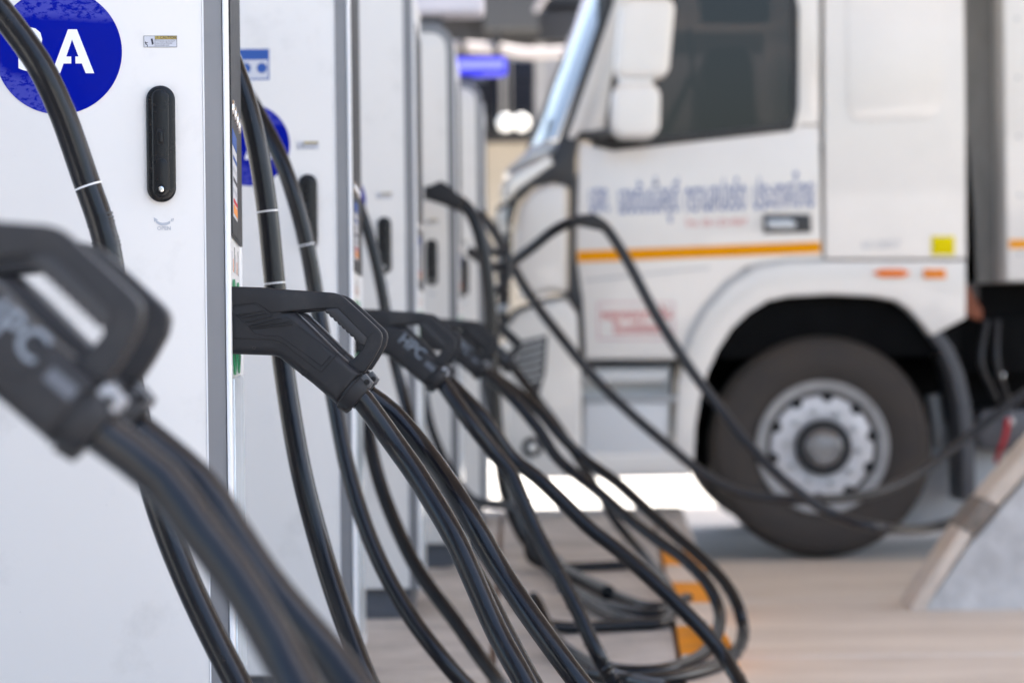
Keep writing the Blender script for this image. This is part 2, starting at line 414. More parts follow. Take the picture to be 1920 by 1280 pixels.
# ------------------------------------------------------------------ charger
HC = 1.98; WD = .60; DP = .78
def make_charger():
    t = empty('charging_station')
    # shell profile with the rounded top front corner; grey extrusion wraps post and top
    def prof(x0, x1, z0, z1, r):
        p = [(x0, z0), (x1, z0)]
        for i in range(9):
            a = R(90 * i / 8); p.append((x1 - r + r * math.cos(a), z1 - r + r * math.sin(a)))
        return p + [(x0, z1)]
    prism('shell', prof(-DP, -.009, .085, HC, .085), .004, WD - .004, GREYP, t, b=.003)
    sp = prism('side_panel', prof(-DP + .01, -.0375, .09, HC - .035, .055), -.002, .0035, WHITE, t, b=.0015)
    box('panel_edge', -.0374, -.0355, -.003, .0038, .09, HC - .10, TRIM, sp)
    prism('side_panel', prof(-DP + .01, -.0375, .09, HC - .035, .055), WD - .0035, WD + .002, WHITE, t, b=.0015)
    box('front_frame', -.0085, -.001, .000, .05, .085, HC - .10, TRIM, t, b=.003, seg=3)
    box('front_frame', -.0085, -.001, WD - .035, WD, .085, HC - .10, TRIM, t, b=.003, seg=3)
    box('front_door', -.012, -.004, .0502, WD - .0352, .085, HC - .10, TRIM, t)
    box('door_seal', -.010, -.0055, WD + .0002, WD + .004, .09, HC - .12, BLUE, t)
    s = box('screen', -.0035, .0015, .055, WD - .06, .983, 1.78, SCR, t, b=.001, seg=1)
    box('notice', .0016, .0022, .07, .26, 1.010, 1.115, PAPER, s)
    box('notice', .0016, .0022, .07, .26, 1.117, 1.140, BLET, s)
    for q in range(6): box('notice_row', .0024, .0028, .08, .25, 1.015 + q * .016, (1.028 if q == 0 else 1.021) + q * .016, (ORANGE, RED, GLET, INK, GLET, BLET)[q], s)
    for q in range(4): lathe('button', [(.0, .0050), (.009, .0050), (.0125, .004), (.0135, .0016)], (0, .11 + q * .10, 1.172), CHROME, t, seg=20, axis='X')
    for q in range(7):
        box('door_text', -.0039, -.0035, .10 + q * .058, .112 + q * .058, .932, .972 - (q % 3) * .010, (INK, GLET, ORANGE)[q % 3], t)
    box('lower_glass', -.0038, .001, .075, WD - .07, .12, .77, LGLASS, t, b=.001, seg=1)
    for yc in (.192, .392):
        rr = []
        # green lit ring standing proud round the holster mouth
        v = []; f = []; n = 28
        for i in range(n):
            a = 2 * math.pi * i / n
            for sx, sr in ((.0, 1.0), (.0022, 1.0), (.0022, .90), (0, .90)):
                v.append((sx - .003, yc + .080 * sr * math.cos(a), .847 + .073 * sr * math.sin(a)))
        for i in range(n):
            for j in range(4): f.append((i * 4 + j, ((i + 1) % n) * 4 + j, ((i + 1) % n) * 4 + (j + 1) % 4, i * 4 + (j + 1) % 4))
        rg = link('holster_ring', mesh('holster_ring', v, f), GREEN, t, 30)
        disc_v = [(-.0025, yc + .068 * math.cos(2 * math.pi * i / 24), .847 + .062 * math.sin(2 * math.pi * i / 24)) for i in range(24)]
        link('holster_mouth', mesh('holster_mouth', disc_v, [tuple(range(24))]), SEAM, rg, 0)
    # lock handle on the side panel
    zc = 1.1105; xh = -.0980
    h = prism('lock_handle', rounded(xh - .0208, xh + .0208, zc - .084, zc + .084, .0205, 10), -.011, -.0021, BLACK2, t, b=.004, seg=3)
    prism('swing_lever', rounded(xh - .0125, xh + .0125, zc - .078, zc + .078, .0122, 8), -.0175, -.0112, BLACK2, h, b=.003, seg=3)
    prism('lock_shutter', rounded(xh - .0085, xh + .0095, zc - .076, zc - .022, .0082, 8), -.019, -.0176, BLACK2, h, b=.0008)
    prism('lever_notch', rounded(xh - .0045, xh + .0045, zc - .002, zc + .0205, .001, 2), -.0182, -.0176, SEAM, h)
    prism('lever_catch', rounded(xh - .003, xh + .0035, zc + .001, zc + .017, .001, 2), -.0215, -.0183, BLACK2, h, b=.001)
    lathe('lock_barrel', [(0, -.0228), (.0018, -.0228), (.0022, -.0218), (.0040, -.0215), (.0046, -.0195)], (xh, 0, zc - .066), CHROME, h, seg=24)
    lathe('lock_collar', [(.0050, -.0191), (.0064, -.0203), (.0070, -.0191)], (xh, 0, zc - .066), BLACK2, h, seg=24)
    # caution sticker
    sx, sz = -.0975, 1.2585
    st = prism('caution_sticker', rounded(sx - .0238, sx + .0238, sz - .0083, sz + .0083, .0008, 2), -.0026, -.0021, PAPER, t)
    for (x0, x1, z0, z1) in ((-.0238, .0238, .0078, .0083), (-.0238, .0238, -.0083, -.0078), (-.0238, -.0233, -.0078, .0078), (.0233, .0238, -.0078, .0078), (-.0078, -.0073, -.0078, .0078), (-.0073, .0233, .0029, .0033)):
        box('border', sx + x0, sx + x1, -.003, -.0027, sz + z0, sz + z1, INK, st)
    box('yellow_band', sx - .0073, sx + .0233, -.0029, -.0027, sz + .0033, sz + .0078, YEL, st)
    UX, UZ = (1, 0, 0), (0, 0, 1)
    text('lettering', '\u26A0CAUTION', (sx + .008, -.0029, sz + .0054), UX, UZ, .0052, INK, st, bold=.02)
    for i, s_ in enumerate(('The cabinet may be used if', 'open and not fastened', 'anti-theft lock')):
        text('lettering', s_, (sx - .0062, -.0027, sz + .0006 - i * .0030), UX, UZ, .0030, INK, st, align='LEFT', width=(.027, .023, .019)[i])
    # little pictogram of a person and a falling door
    prism('pictogram', [(sx - .0222, sz - .0005), (sx - .0213, sz + .0004), (sx - .0205, sz - .0012), (sx - .0175, sz - .0012), (sx - .0178, sz - .0021), (sx - .0198, sz - .0022), (sx - .0200, sz - .0032), (sx - .0180, sz - .0050), (sx - .0183, sz - .0077), (sx - .0192, sz - .0077), (sx - .0192, sz - .0054), (sx - .0215, sz - .0040), (sx - .0219, sz - .0018)], -.0029, -.0027, INK, st)
    prism('pictogram', [(sx - .0138, sz + .0036), (sx - .0112, sz + .0046), (sx - .0100, sz - .0010), (sx - .0095, sz - .0034), (sx - .0122, sz - .0052), (sx - .0127, sz - .0014)], -.0029, -.0027, INK, st)
    # open mark
    ar = []
    for i in range(9):
        a = R(215 + 100 * i / 8); ar.append((sx + .0015 + .0135 * math.cos(a), 1.0045 + .0115 * math.sin(a)))
    inn = [(sx + .0015 + .0125 * math.cos(R(215 + 100 * i / 8)), 1.0065 + .0095 * math.sin(R(215 + 100 * i / 8))) for i in range(9)][::-1]
    om = prism('open_mark', ar + inn, -.0026, -.0021, GLET, t)
    prism('arrow_head', [(sx - .0125, 1.0050), (sx - .0118, .9985), (sx - .0062, 1.0015)], -.0026, -.0021, GLET, om)
    for q in (0, .0022): prism('dash', [(sx + .0118 + q, .9985), (sx + .0128 + q, .9985), (sx + .0142 + q, 1.0035), (sx + .0132 + q, 1.0035)], -.0026, -.0021, GLET, om)
    text('lettering', 'OPEN', (sx + .002, -.0021, .9890), UX, UZ, .0077, GLET, om, bold=.01)
    # round number plate
    cx, cz = -.243, 1.2445
    d = disc('number_sticker', (cx, cz), .0905, -.0027, -.0021, BLUE, t, 72)
    # blue and white notice higher up
    nx, nz = -.214, 1.438
    n_ = box('notice_sticker', nx - .034, nx + .034, -.0027, -.0021, nz - .034, nz + .034, BLET, t)
    box('notice_field', nx - .031, nx + .031, -.0030, -.0028, nz - .031, nz + .010, PAPER, n_)
    text('lettering', '\u25CF \u25CF', (nx, -.0030, nz - .010), UX, UZ, .03, BLET, n_)
    for q in (0, 1): box('hinge', -DP + .004, -DP + .03, -.008, -.0021, .35 + q * 1.2, .47 + q * 1.2, TRIM, t, b=.002)
    p = box('plinth', -DP + .03, -.03, .03, WD - .03, 0, .0848, PLINTH, t)
    box('plinth_foot', -DP + .03, -.055, .0, .028, 0, .01, PLINTH, t)
    return t
def lettering_on(t, s):
    d = [c for c in t.children if c.name.startswith('number_sticker')][0]
    text('lettering', s[0], (-.282, -.0028, 1.2445), (1, 0, 0), (0, 0, 1), .083, LET, d, bold=.03)
    A = [(-.0305, -.0315), (-.0185, -.0315), (-.0135, -.0175), (-.0025, -.0175), (-.0025, -.0075), (-.0095, -.0075), (-.001, .017), (.008, -.0075), (.0035, -.0075), (.0035, -.0175), (.0125, -.0175), (.0180, -.0315), (.0300, -.0315), (.0060, .0315), (-.0065, .0315)]
    prism('lettering', [(-.2225 + x, 1.2445 + z) for x, z in A], -.0033, -.0028, LET, d)

CH = [  # photo x of the front corner at eye level, distance, yaw, number, lit bar, label
    (None, 1.72, 5.0, '4A', 0, 'nearest white charging cabinet just outside the left edge, behind its blurred connector'),
    (435, 3.50, 4.7, '3A', 0, 'sharp white charging cabinet with blue 3A disc and OPEN mark in the foreground'),
    (664, 5.35, 1.6, '2A', 0, 'white charging cabinet second in view, blue disc half hidden by two thick cables'),
    (785, 7.20, .5, '1A', 0, 'blurred white charging cabinet third in view, only a sliver of its blue disc showing'),
    (862, 8.80, .1, '1A', 0, 'narrow blurred charging cabinet with visible rounded top corner behind the raised black connector'),
    (913, 10.75, 0, '1A', 1, 'farthest charging cabinet beneath the lit blue bar'),
]
charger0 = make_charger()
chargers = []
protos = {}
for i, (px, d, yaw, num, lit, lab) in enumerate(CH):
    X = -.455 if px is None else P(px, 640, d).x
    t = charger0 if i == len(CH) - 1 else copy_tree(charger0)
    t.location = (X, d, ISL); t.rotation_euler = (0, 0, R(yaw))
    chargers.append(t)
    if i == 2:
        for c_ in t.children:
            if c_.name.startswith('number_sticker'): c_.location = (.016, 0, .016)
    tag(t, lab, 'charger', 'electric charging cabinets in a row on the island')
for i, t in enumerate(chargers):
    lettering_on(t, CH[i][3])
    b_ = box('light_bar', -.16, .105, -.05, .14, HC + .027, HC + .105, BLUELIT if i == 5 else PALE, t, b=.03, seg=4)
    box('bar_lens', -.14, .09, -.053, -.0505, HC + .045, HC + .085, BLUELIT2 if i == 5 else PALE, b_)
    box('bar_mount', -.14, -.05, .02, .12, HC - .005, HC + .0265, PLINTH, t)

# ------------------------------------------------------------------ charging gun (drawn from its side view)
K_ = .000211
def G(cx, cz): return ((cx - 60) * K_, (450 - cz) * K_)
def make_gun(printed):
    t = empty('charging_connector')
    body = [G(*p) for p in ((40, 214), (300, 226), (424, 236), (432, 330), (448, 392), (520, 400), (610, 480), (815, 688), (985, 846), (802, 1056), (640, 912), (400, 718), (350, 704), (40, 690))]
    bd = prism('housing', body, -.031, .031, GUNB, t, b=.013, seg=4)
    hd = [G(*p) for p in ((52, 211), (300, 222), (428, 236), (600, 248), (790, 264), (830, 276), (868, 302), (990, 414), (1105, 525), (1126, 555), (1131, 590), (1118, 648), (1062, 748), (1005, 832), (950, 836), (868, 752), (905, 748), (932, 728), (985, 668), (996, 640), (978, 612), (880, 516), (770, 400), (735, 378), (600, 388), (470, 398), (345, 416), (245, 340), (52, 360))]
    hb = prism('handle', hd, -.0165, .0165, GUNB, t, b=.006, seg=4)
    for v_ in hb.data.vertices:
        if v_.co.x < G(500, 0)[0]: v_.co.y *= 1.93
    # ribbed rubber pad on the inside of the grip
    a, b2 = Vector((728, 384)), Vector((988, 634)); dr = (b2 - a); nn = Vector((-dr.y, dr.x)).normalized()
    pd = [(738, 376), (815, 370), (1024, 586), (1004, 640)]
    sc = []
    N = 9
    for i in range(N * 4, -1, -1):
        q = i / (N * 4); pt = a + dr * q + nn * (4 + 9 * abs(math.sin(math.pi * q * N))); sc.append((pt.x, pt.y))
    prism('grip_pad', [G(*p) for p in pd + sc], -.0185, .0185, PAD, hb, b=.003, seg=2)
    tube('seam', [Vector((G(*p)[0], -.0166, G(*p)[1])) for p in ((740, 374), (818, 368), (1026, 588))], .0005, SEAM, hb, seg=6, smooth_path=False)
    tube('seam', [Vector((G(*p)[0], -.0166, G(*p)[1])) for p in ((1004, 612), (1060, 552), (1075, 535))], .0005, SEAM, hb, seg=6, smooth_path=False)
    # parting line and its step along the side
    def line(pts, r=.0008, y=-.0311, m=SEAM, name='seam', par=bd, sm=False):
        return tube(name, [Vector((G(*p)[0], y, G(*p)[1])) for p in pts], r, m, par, seg=6, step=.004, smooth_path=sm)
    line(((62, 578), (230, 586), (360, 592), (430, 616), (520, 690), (697, 828)))
    line(((697, 828), (822, 692)))
    line(((455, 430), (640, 576), (800, 700)), r=.0004)
    line(((802, 1056), (985, 846)), r=.0012, y=-.0300)
    if not printed:
        line(((66, 362), (210, 338), (240, 342), (345, 418), (450, 408)), r=.0004)
        for (x0, z0, x1, z1) in ((108, 412, 290, 384), (140, 432, 312, 402), (160, 462, 352, 422), (190, 486, 420, 436), (206, 506, 500, 482), (205, 492, 478, 462)):
            prism('cooling_rib', [G(x0, z0), G(x1, z1), G(x1 + 3, z1 + 7), G(x0 + 8, z0 + 8)], -.0336, -.0305, GUNB, bd, b=.0008)
        # raised contour band sweeping from nose to barrel, and the sunk label field
        line(((70, 375), (150, 470), (230, 545), (300, 562), (400, 566), (470, 610), (600, 705), (660, 752), (700, 785), (770, 712)), r=.0011, y=-.0306, m=GUNB, name='moulded_edge')
    else:
        ax = Vector((.754, 0, -.657)); up = Vector((.657, 0, .754))
        o1 = Vector((G(665, 628)[0], -.0310, G(665, 628)[1]))
        text('lettering', 'HPC', o1, ax, up, .036, GUNLET, bd, lift=.0004, bold=.02)
        c1 = G(850, 838)
        vv = []
        for u_, v_ in ((-.013, -.006), (.013, -.006), (.013, .006), (-.013, .006)):
            pnt = Vector((c1[0], 0, c1[1])) + ax * u_ + up * v_; vv.append((pnt.x, pnt.z))
        prism('name_plate', vv, -.0316, -.0308, mat('plate_grey', (.07, .08, .10), .5), bd)
    for (cx, cz, r) in ((224, 648, .0026), (576, 832, .0045), (905, 957, .0001)):
        if r > .001: lathe('screw', [(0, -.0305), (r * .7, -.0305), (r * .75, -.0318), (r, -.0316), (r, -.030)], (G(cx, cz)[0], 0, G(cx, cz)[1]), SEAM if cx > 500 else BLACK, bd, seg=16)
    prism('latch_slot', [G(508, 772), G(518, 768), G(556, 806), G(548, 816)], -.0318, -.0305, SEAM, bd)
    # end collar round the cable outlet
    ax = Vector((.754, 0, -.657)); up = Vector((.657, 0, .754)); yv = Vector((0, 1, 0))
    c0 = Vector((G(893, 951)[0], 0, G(893, 951)[1]))
    v = []; f = []; n = 32
    rings = ((-.004, .0296, .0300), (.0, .0302, .0306), (.010, .0300, .0304), (.0125, .0288, .0292), (.017, .0285, .0288), (.0205, .0262, .0265), (.0215, .0180, .018))
    for h_, ru, rv in rings:
        for k in range(n):
            a_ = 2 * math.pi * k / n
            v.append(c0 + ax * h_ + up * ru * math.copysign(abs(math.cos(a_)) ** .8, math.cos(a_)) + yv * rv * math.copysign(abs(math.sin(a_)) ** .8, math.sin(a_)))
    for i in range(len(rings) - 1):
        for k in range(n): k2 = (k + 1) % n; f.append((i * n + k, i * n + k2, (i + 1) * n + k2, (i + 1) * n + k))
    f.append(tuple(range(n))[::-1]); f.append(tuple((len(rings) - 1) * n + k for k in range(n)))
    cap = link('end_cap', mesh('end_cap', v, f), GUNB, t, 35)
    # clamp lugs at top and bottom of the cap, each with a screw
    for s_, m_, yy0 in ((1, mat('lug_metal', (.30, .31, .33), .35) if printed else mat('lug_grey', (.06, .062, .068), .35), -.022), (-1, BLACK, -.012)):
        pts = []
        for u_, v_ in ((.000, .020), (.016, .018), (.0225, .021), (.0205, .0305), (.003, .0335)):
            q = c0 + ax * u_ + up * v_ * s_; pts.append((q.x, q.z))
        lg = prism('clamp_lug', pts, yy0, yy0 + .013, m_, cap, b=.0015)
        q = c0 + ax * .013 + up * .0255 * s_
        lathe('lug_screw', [(0, -.0005), (.0028, -.0005), (.0030, -.0016), (.0042, -.0012), (.0044, .001)], (q.x, yy0, q.z), SEAM, cap, seg=16)
        if s_ > 0: prism('clamp_lug', pts, .006, .019, m_, cap, b=.0015)
    return t, c0 + ax * .012
gunA, EXIT = make_gun(False)
gunB, _ = make_gun(True)
ax = Vector((.754, 0, -.657))

def cable_part(parent, pts, r, label=None):
    return tube('cable', pts, r, RUB, parent, seg=20, step=.02)
def spiral(parent, path, r, turns_per_m=75, name='spiral_wrap', world=False):
    c = spline(path, .004); T, U = frames(c); out = []; L = 0
    for i, p in enumerate(c):
        if i: L += (p - c[i - 1]).length
        a_ = 2 * math.pi * L * turns_per_m
        out.append(p + (U[i] * math.cos(a_) + T[i].cross(U[i]) * math.sin(a_)) * (r))
    return tube(name, out, .0028, RUB, parent, seg=6, smooth_path=False, world=world)

GUNS = {}
DXO = {0: -.042, 1: -.004, 2: 0, 3: 0, 4: 0}
def put_gun(ci, yloc, z, printed, path, label, dx=0, wrap=None, extra_rz=0, r=.0172):
    """path: photo points (px,py,distance) that the cable passes after leaving the cap"""
    ch = chargers[ci]
    src = gunB if printed else gunA
    key = printed
    t = src if key not in GUNS else copy_tree(src)
    M = Matrix.Translation(ch.location) @ Matrix.Rotation(ch.rotation_euler.z, 4, 'Z')
    loc = M @ Vector((dx + DXO[ci] + ((.009 if ci == 0 else .015) if yloc > .2 else 0), yloc, 0)); loc.z = CAMZ + z
    t.location = loc; t.rotation_euler = (0, 0, ch.rotation_euler.z * .3 + extra_rz)
    if key not in GUNS: GUNS[key] = t
    Mi = (Matrix.Translation(t.location) @ Matrix.Rotation(t.rotation_euler.z, 4, 'Z')).inverted()
    pts = [EXIT - ax * .02, EXIT, EXIT + ax * .014] + [Mi @ q_ for q_ in land([PC(*p, r) for p in path], r)]
    LATER.append((t, pts, wrap, Mi, r))
    tag(t, label, 'connector', 'charging connectors plugged into the cabinets')
    return t
LATER = []
put_gun(1, .14, .037, False, [(741, 833, 3.64), (784, 894, 3.62), (841, 987, 3.58), (875, 1056, 3.56), (930, 1180, 3.53), (975, 1262, 3.50), (1030, 1360, 3.48), (1100, 1430, 3.5), (1200, 1460, 3.7)],
        'sharp black connector with ribbed grip plugged into the foreground cabinet, nearer of the pair')
put_gun(1, .36, .038, False, [(739, 778, 3.86), (802, 852, 3.83), (850, 920, 3.76), (890, 985, 3.72), (936, 1065, 3.70), (985, 1140, 3.66), (1046, 1225, 3.62), (1104, 1300, 3.6), (1180, 1380, 3.6), (1300, 1420, 3.7)],
        'black connector showing as a thin outline directly behind the sharp foreground connector')
put_gun(0, .14, .054, True, [(303, 898, 1.86), (372, 990, 1.85), (440, 1080, 1.84), (490, 1160, 1.83), (540, 1250, 1.82), (590, 1340, 1.8), (660, 1450, 1.8), (800, 1560, 1.85)],
        'large out of focus black connector with HPC lettering at the left edge')
put_gun(0, .36, .050, False, [(372, 905, 2.06), (430, 990, 2.05), (490, 1080, 2.04), (555, 1160, 2.03), (625, 1240, 2.02), (695, 1335, 2.0), (780, 1430, 2.0), (900, 1500, 2.0)],
        'out of focus black connector hidden behind the large one at the left edge')
put_gun(2, .14, .028, True, [(880, 790, 5.45), (920, 841, 5.45), (956, 885, 5.44), (978, 935, 5.42), (1009, 1004, 5.40), (1050, 1080, 5.36), (1086, 1150, 5.33), (1119, 1222, 5.30), (1165, 1300, 5.28), (1240, 1370, 5.3), (1400, 1400, 5.4)],
        'black connector with HPC lettering just right of the sharp one, on the second cabinet', wrap=(4, 10))
put_gun(2, .36, .028, False, [(905, 782, 5.66), (960, 858, 5.66), (1005, 893, 5.64), (1058, 943, 5.62), (1107, 991, 5.60), (1158, 1030, 5.58), (1206, 1072, 5.55), (1268, 1130, 5.52), (1326, 1190, 5.50), (1364, 1240, 5.48), (1402, 1310, 5.45), (1440, 1400, 5.4)],
        'black connector tucked behind the lettered one on the second cabinet in view', wrap=(8, 14))
put_gun(3, .14, .026, True, [(960, 745, 7.30), (1010, 805, 7.28), (1048, 862, 7.25), (1120, 920, 7.2), (1177, 970, 7.1), (1230, 1010, 7.0), (1285, 1050, 6.9), (1330, 1100, 6.8), (1350, 1160, 6.7), (1325, 1220, 6.6), (1260, 1252, 6.5), (1180, 1258, 6.5), (1100, 1240, 6.5), (1040, 1195, 6.6), (1000, 1120, 6.7)],
        'blurred black connector with HPC lettering on the third cabinet in view')
put_gun(3, .36, .026, False, [(1000, 760, 7.45), (1050, 815, 7.4), (1096, 860, 7.4), (1158, 905, 7.3), (1215, 957, 7.2), (1263, 1000, 7.1), (1315, 1045, 7.0), (1358, 1090, 6.9), (1385, 1140, 6.8), (1393, 1190, 6.7), (1370, 1232, 6.6), (1300, 1262, 6.5), (1200, 1275, 6.4), (1110, 1262, 6.4)],
        'blurred black connector half hidden behind the other on the third cabinet in view', wrap=(7, 13))
put_gun(4, .14, .024, True, [(1010, 752, 9.1), (1050, 805, 9.1), (1085, 862, 9.0), (1129, 932, 8.9), (1153, 975, 8.9), (1192, 1023, 8.8), (1225, 1062, 8.7), (1255, 1105, 8.6), (1262, 1150, 8.5), (1225, 1168, 8.4), (1158, 1157, 8.4), (1096, 1123, 8.4), (1040, 1075, 8.4), (1000, 1010, 8.5)],
        'small blurred black connector just left of the white truck bumper')
# the raised connector parked on the cabinet front, pointing up and left
for t, pts, wrap, Mi, r_ in LATER:
    c_ = tube('cable', pts, r_, RUB, t, seg=20, step=.02)
    if wrap: spiral(c_, pts[wrap[0] + 2:wrap[1] + 2], r_)

# ------------------------------------------------------------------ cables hanging from the cabinet tops
def hang(pts, r, label, rings=(), wrap=None, drop=True, group='heavy black cables hanging beside the cabinets', name='charging_cable'):
    W = [PC(*p, r) for p in pts]
    if drop: W = land(W, r)
    t = empty(name, W[-1]); tag(t, label, 'cable', group)
    c_ = tube('sheath', W, r, RUB if drop else RUBHL, t, seg=20, step=.02, world=True)
    sp = spline(W, .01)
    for py in rings:
        # nearest sample at that photo row
        best = min(range(1, len(sp) - 1), key=lambda i: abs((CAMZ - sp[i].z) / sp[i].y * FPX + 640 - py))
        d_ = (sp[best + 1] - sp[best - 1]).normalized()
        tube('tape_ring', [sp[best] - d_ * .0011, sp[best] + d_ * .0011], r + .0006, LET, t, seg=24, smooth_path=False, world=True)
    if wrap:
        spiral(t, W[wrap[0]:wrap[1]], r, world=True)
    return t
h1 = hang([(-330, -330, 3.44), (-260, -300, 3.30), (-140, -170, 3.24), (-60, -55, 3.22), (20, 45, 3.22), (58, 97, 3.22), (84, 140, 3.22), (118, 215, 3.23), (160, 335, 3.24), (198, 450, 3.24), (222, 590, 3.24), (252, 760, 3.22), (292, 930, 3.2), (352, 1090, 3.18), (440, 1270, 3.15), (540, 1440, 3.1), (700, 1560, 3.1)], .0182,
     'thick black cable with white tape ring crossing the blue 3A disc', rings=(333,))
# moulded grip ribs on that cable
W = [P(*p) for p in ((186, 405, 3.24), (205, 478, 3.24))]
for q in range(3):
    for b0 in (0, .62):
        pq = W[0].lerp(W[1], b0 + q * .10); dq = (W[1] - W[0]).normalized()
        tube('sleeve_rib', [pq - dq * .0013, pq + dq * .0013], .0190, RUB, h1, seg=24, smooth_path=False, world=True)
hang([(330, -60, 4.3), (400, 40, 4.28), (448, 150, 4.26), (478, 255, 4.25), (500, 386, 4.25), (515, 531, 4.25), (532, 690, 4.25), (562, 870, 4.22), (600, 1020, 4.2), (645, 1160, 4.15), (700, 1300, 4.1), (780, 1430, 4.1)], .0190,
     'thick black cable with two white tape rings just right of the foreground cabinet', rings=(386, 531))
hang([(380, 40, 5.2), (440, 140, 5.15), (490, 225, 5.1), (535, 320, 5.05), (573, 450, 5.05), (598, 590, 5.05), (625, 740, 5.0), (655, 890, 4.95), (700, 1025, 4.9), (760, 1140, 4.85), (830, 1235, 4.8), (885, 1295, 4.8), (980, 1380, 4.8)], .0172,
     'black cable with a faint tape ring slanting across the second cabinet lock handle', rings=(453,))
hang([(600, 330, 6.1), (640, 450, 6.1), (664, 600, 6.05), (680, 740, 6.0), (698, 850, 5.95), (728, 950, 5.9), (782, 1065, 5.8), (855, 1166, 5.7), (912, 1247, 5.6), (965, 1310, 5.6), (1060, 1390, 5.6)], .0178,
     'black cable emerging low beside the second cabinet post and sweeping to the floor')
hang([(630, 300, 6.95), (672, 385, 6.95), (697, 460, 6.95), (716, 545, 6.95), (730, 630, 6.95), (748, 710, 6.95), (770, 790, 6.9), (800, 870, 6.8), (850, 960, 6.7), (920, 1060, 6.5), (985, 1150, 6.3), (1060, 1215, 6.2), (1140, 1262, 6.1), (1250, 1290, 6.1)], .0168,
     'thin looking black cable in front of the third cabinet lock handle')
hang([(745, 420, 8.7), (775, 560, 8.7), (790, 700, 8.7), (815, 820, 8.65), (880, 930, 8.5), (969, 955, 8.2), (1005, 1036, 8.1), (1048, 1085, 8.0), (1096, 1118, 7.9), (1158, 1142, 7.9), (1230, 1150, 8.0), (1280, 1130, 8.1)], .0160,
     'blurred black cable sagging low between the third cabinet and the painted kerb')
hang([(905, 700, 10.2), (925, 800, 10.1), (945, 900, 10.0), (985, 980, 9.8), (1048, 1052, 9.5), (1096, 1090, 9.4), (1158, 1118, 9.3), (1230, 1138, 9.2), (1290, 1120, 9.2)], .0160,
     'far black cable sagging lowest behind the painted kerb')
hang([(840, 900, 3.78), (868, 1030, 3.77), (905, 1100, 3.76), (945, 1180, 3.74), (1005, 1290, 3.72), (1080, 1400, 3.7)], .0150,
     'black cable seen in the narrow gap between the two sharp foreground cables')
h5 = hang([(842, 368, 8.6), (872, 386, 8.6), (893, 420, 8.6), (908, 480, 8.6), (918, 560, 8.6), (922, 650, 8.6), (926, 740, 8.6), (935, 840, 8.6), (950, 930, 8.6), (985, 1010, 8.6), (1040, 1060, 8.6), (1140, 1110, 8.5)], .0235,
     'stout black cable arching down from the raised connector near the cabinet tops')
rc = empty('raised_connector', P(800, 380, 8.6)); tag(rc, 'black connector held raised and nearly level beside the fourth cabinet in view', 'connector')
prism('holder_body', [(P(*p, 8.6).x, P(*p, 8.6).z) for p in ((799, 352), (828, 340), (852, 356), (872, 382), (858, 396), (832, 384), (800, 374))], 8.56, 8.64, GUNB, rc, b=.01, seg=3, world=True)
prism('holder_mouth', [(P(*p, 8.6).x, P(*p, 8.6).z) for p in ((796, 350), (800, 349), (801, 376), (796, 375))], 8.555, 8.645, BLACK2, rc, b=.004, world=True)
# the thin pair that droops across the truck wheel
ta = hang([(880, 470, 9.6), (925, 500, 9.55), (960, 490, 9.5), (1000, 462, 9.4), (1042, 430, 9.3), (1088, 412, 9.25), (1128, 420, 9.2), (1170, 478, 9.2), (1230, 590, 9.2), (1290, 685, 9.2), (1340, 752, 9.2), (1400, 828, 9.15), (1470, 900, 9.1), (1560, 962, 9.1), (1660, 990, 9.1), (1750, 988, 9.9), (1830, 955, 10.0), (1920, 880, 10.1)], .0205,
     'long thin black cable peaking at a dark clip and drooping under the wheel hub', drop=False, group='thin black cables drooping in front of the truck')
prism('cable_clip', [(P(*p, 9.2).x, P(*p, 9.2).z) for p in ((1074, 412), (1098, 404), (1112, 400), (1126, 410), (1142, 430), (1134, 434), (1100, 426), (1076, 422))], 9.15, 9.25, BLACK, ta, b=.012, seg=3, world=True)
hang([(900, 400, 9.9), (930, 440, 9.85), (962, 502, 9.8), (1003, 568, 9.7), (1060, 642, 9.6), (1115, 708, 9.6), (1180, 772, 9.6), (1250, 832, 9.6), (1315, 885, 9.6), (1380, 920, 9.6), (1450, 934, 9.6), (1540, 936, 9.6), (1640, 924, 9.9), (1730, 882, 10.1), (1810, 822, 10.2), (1880, 768, 10.2), (1990, 690, 10.2)], .0205,
     'long thin black cable crossing the truck step and rising again to the right edge', drop=False, group='thin black cables drooping in front of the truck')
hang([(905, 440, 9.2), (925, 475, 9.2), (950, 470, 9.2), (952, 520, 9.2), (930, 545, 9.2), (912, 540, 9.2)], .0150,
     'small black cable loop beside the truck headlamp', drop=False, group='thin black cables drooping in front of the truck')

# ------------------------------------------------------------------ truck
YT = 11.35
DT = YT
def T(px, py, d=None):
    p = P(px, py, d or DT); return (p.x, p.z)
tr = empty('truck', (P(1545, 850, YT).x, YT + 1.2, 0))
tag(tr, 'white heavy truck with orange side stripe parked behind the row of chargers', 'truck')
def tp(name, pts, d0, d1, m, b=.006, par=None, lab=None, seg=2):
    o = prism(name, [T(*p) for p in pts], YT + d0, YT + d1, m, par or tr, b=b, seg=seg, world=(par is None))
    if lab: o['label'] = lab
    return o
def arc(cx, cy, rx, ry, a0, a1, n=12): return [(cx + rx * math.cos(R(a0 + (a1 - a0) * i / n)), cy - ry * math.sin(R(a0 + (a1 - a0) * i / n))) for i in range(n + 1)]
# dark core added behind the panels to block light and see-through
box('cab_core', T(1100, 0)[0], T(1800, 0)[0], YT + .12, YT + 2.3, .95, T(0, 285)[1], DARK, tr, world=True)
box('rear_wall', T(1530, 0)[0], T(1800, 0)[0], YT + .1, YT + 2.3, T(0, 285)[1], 3.2, TWHITE, tr, world=True)
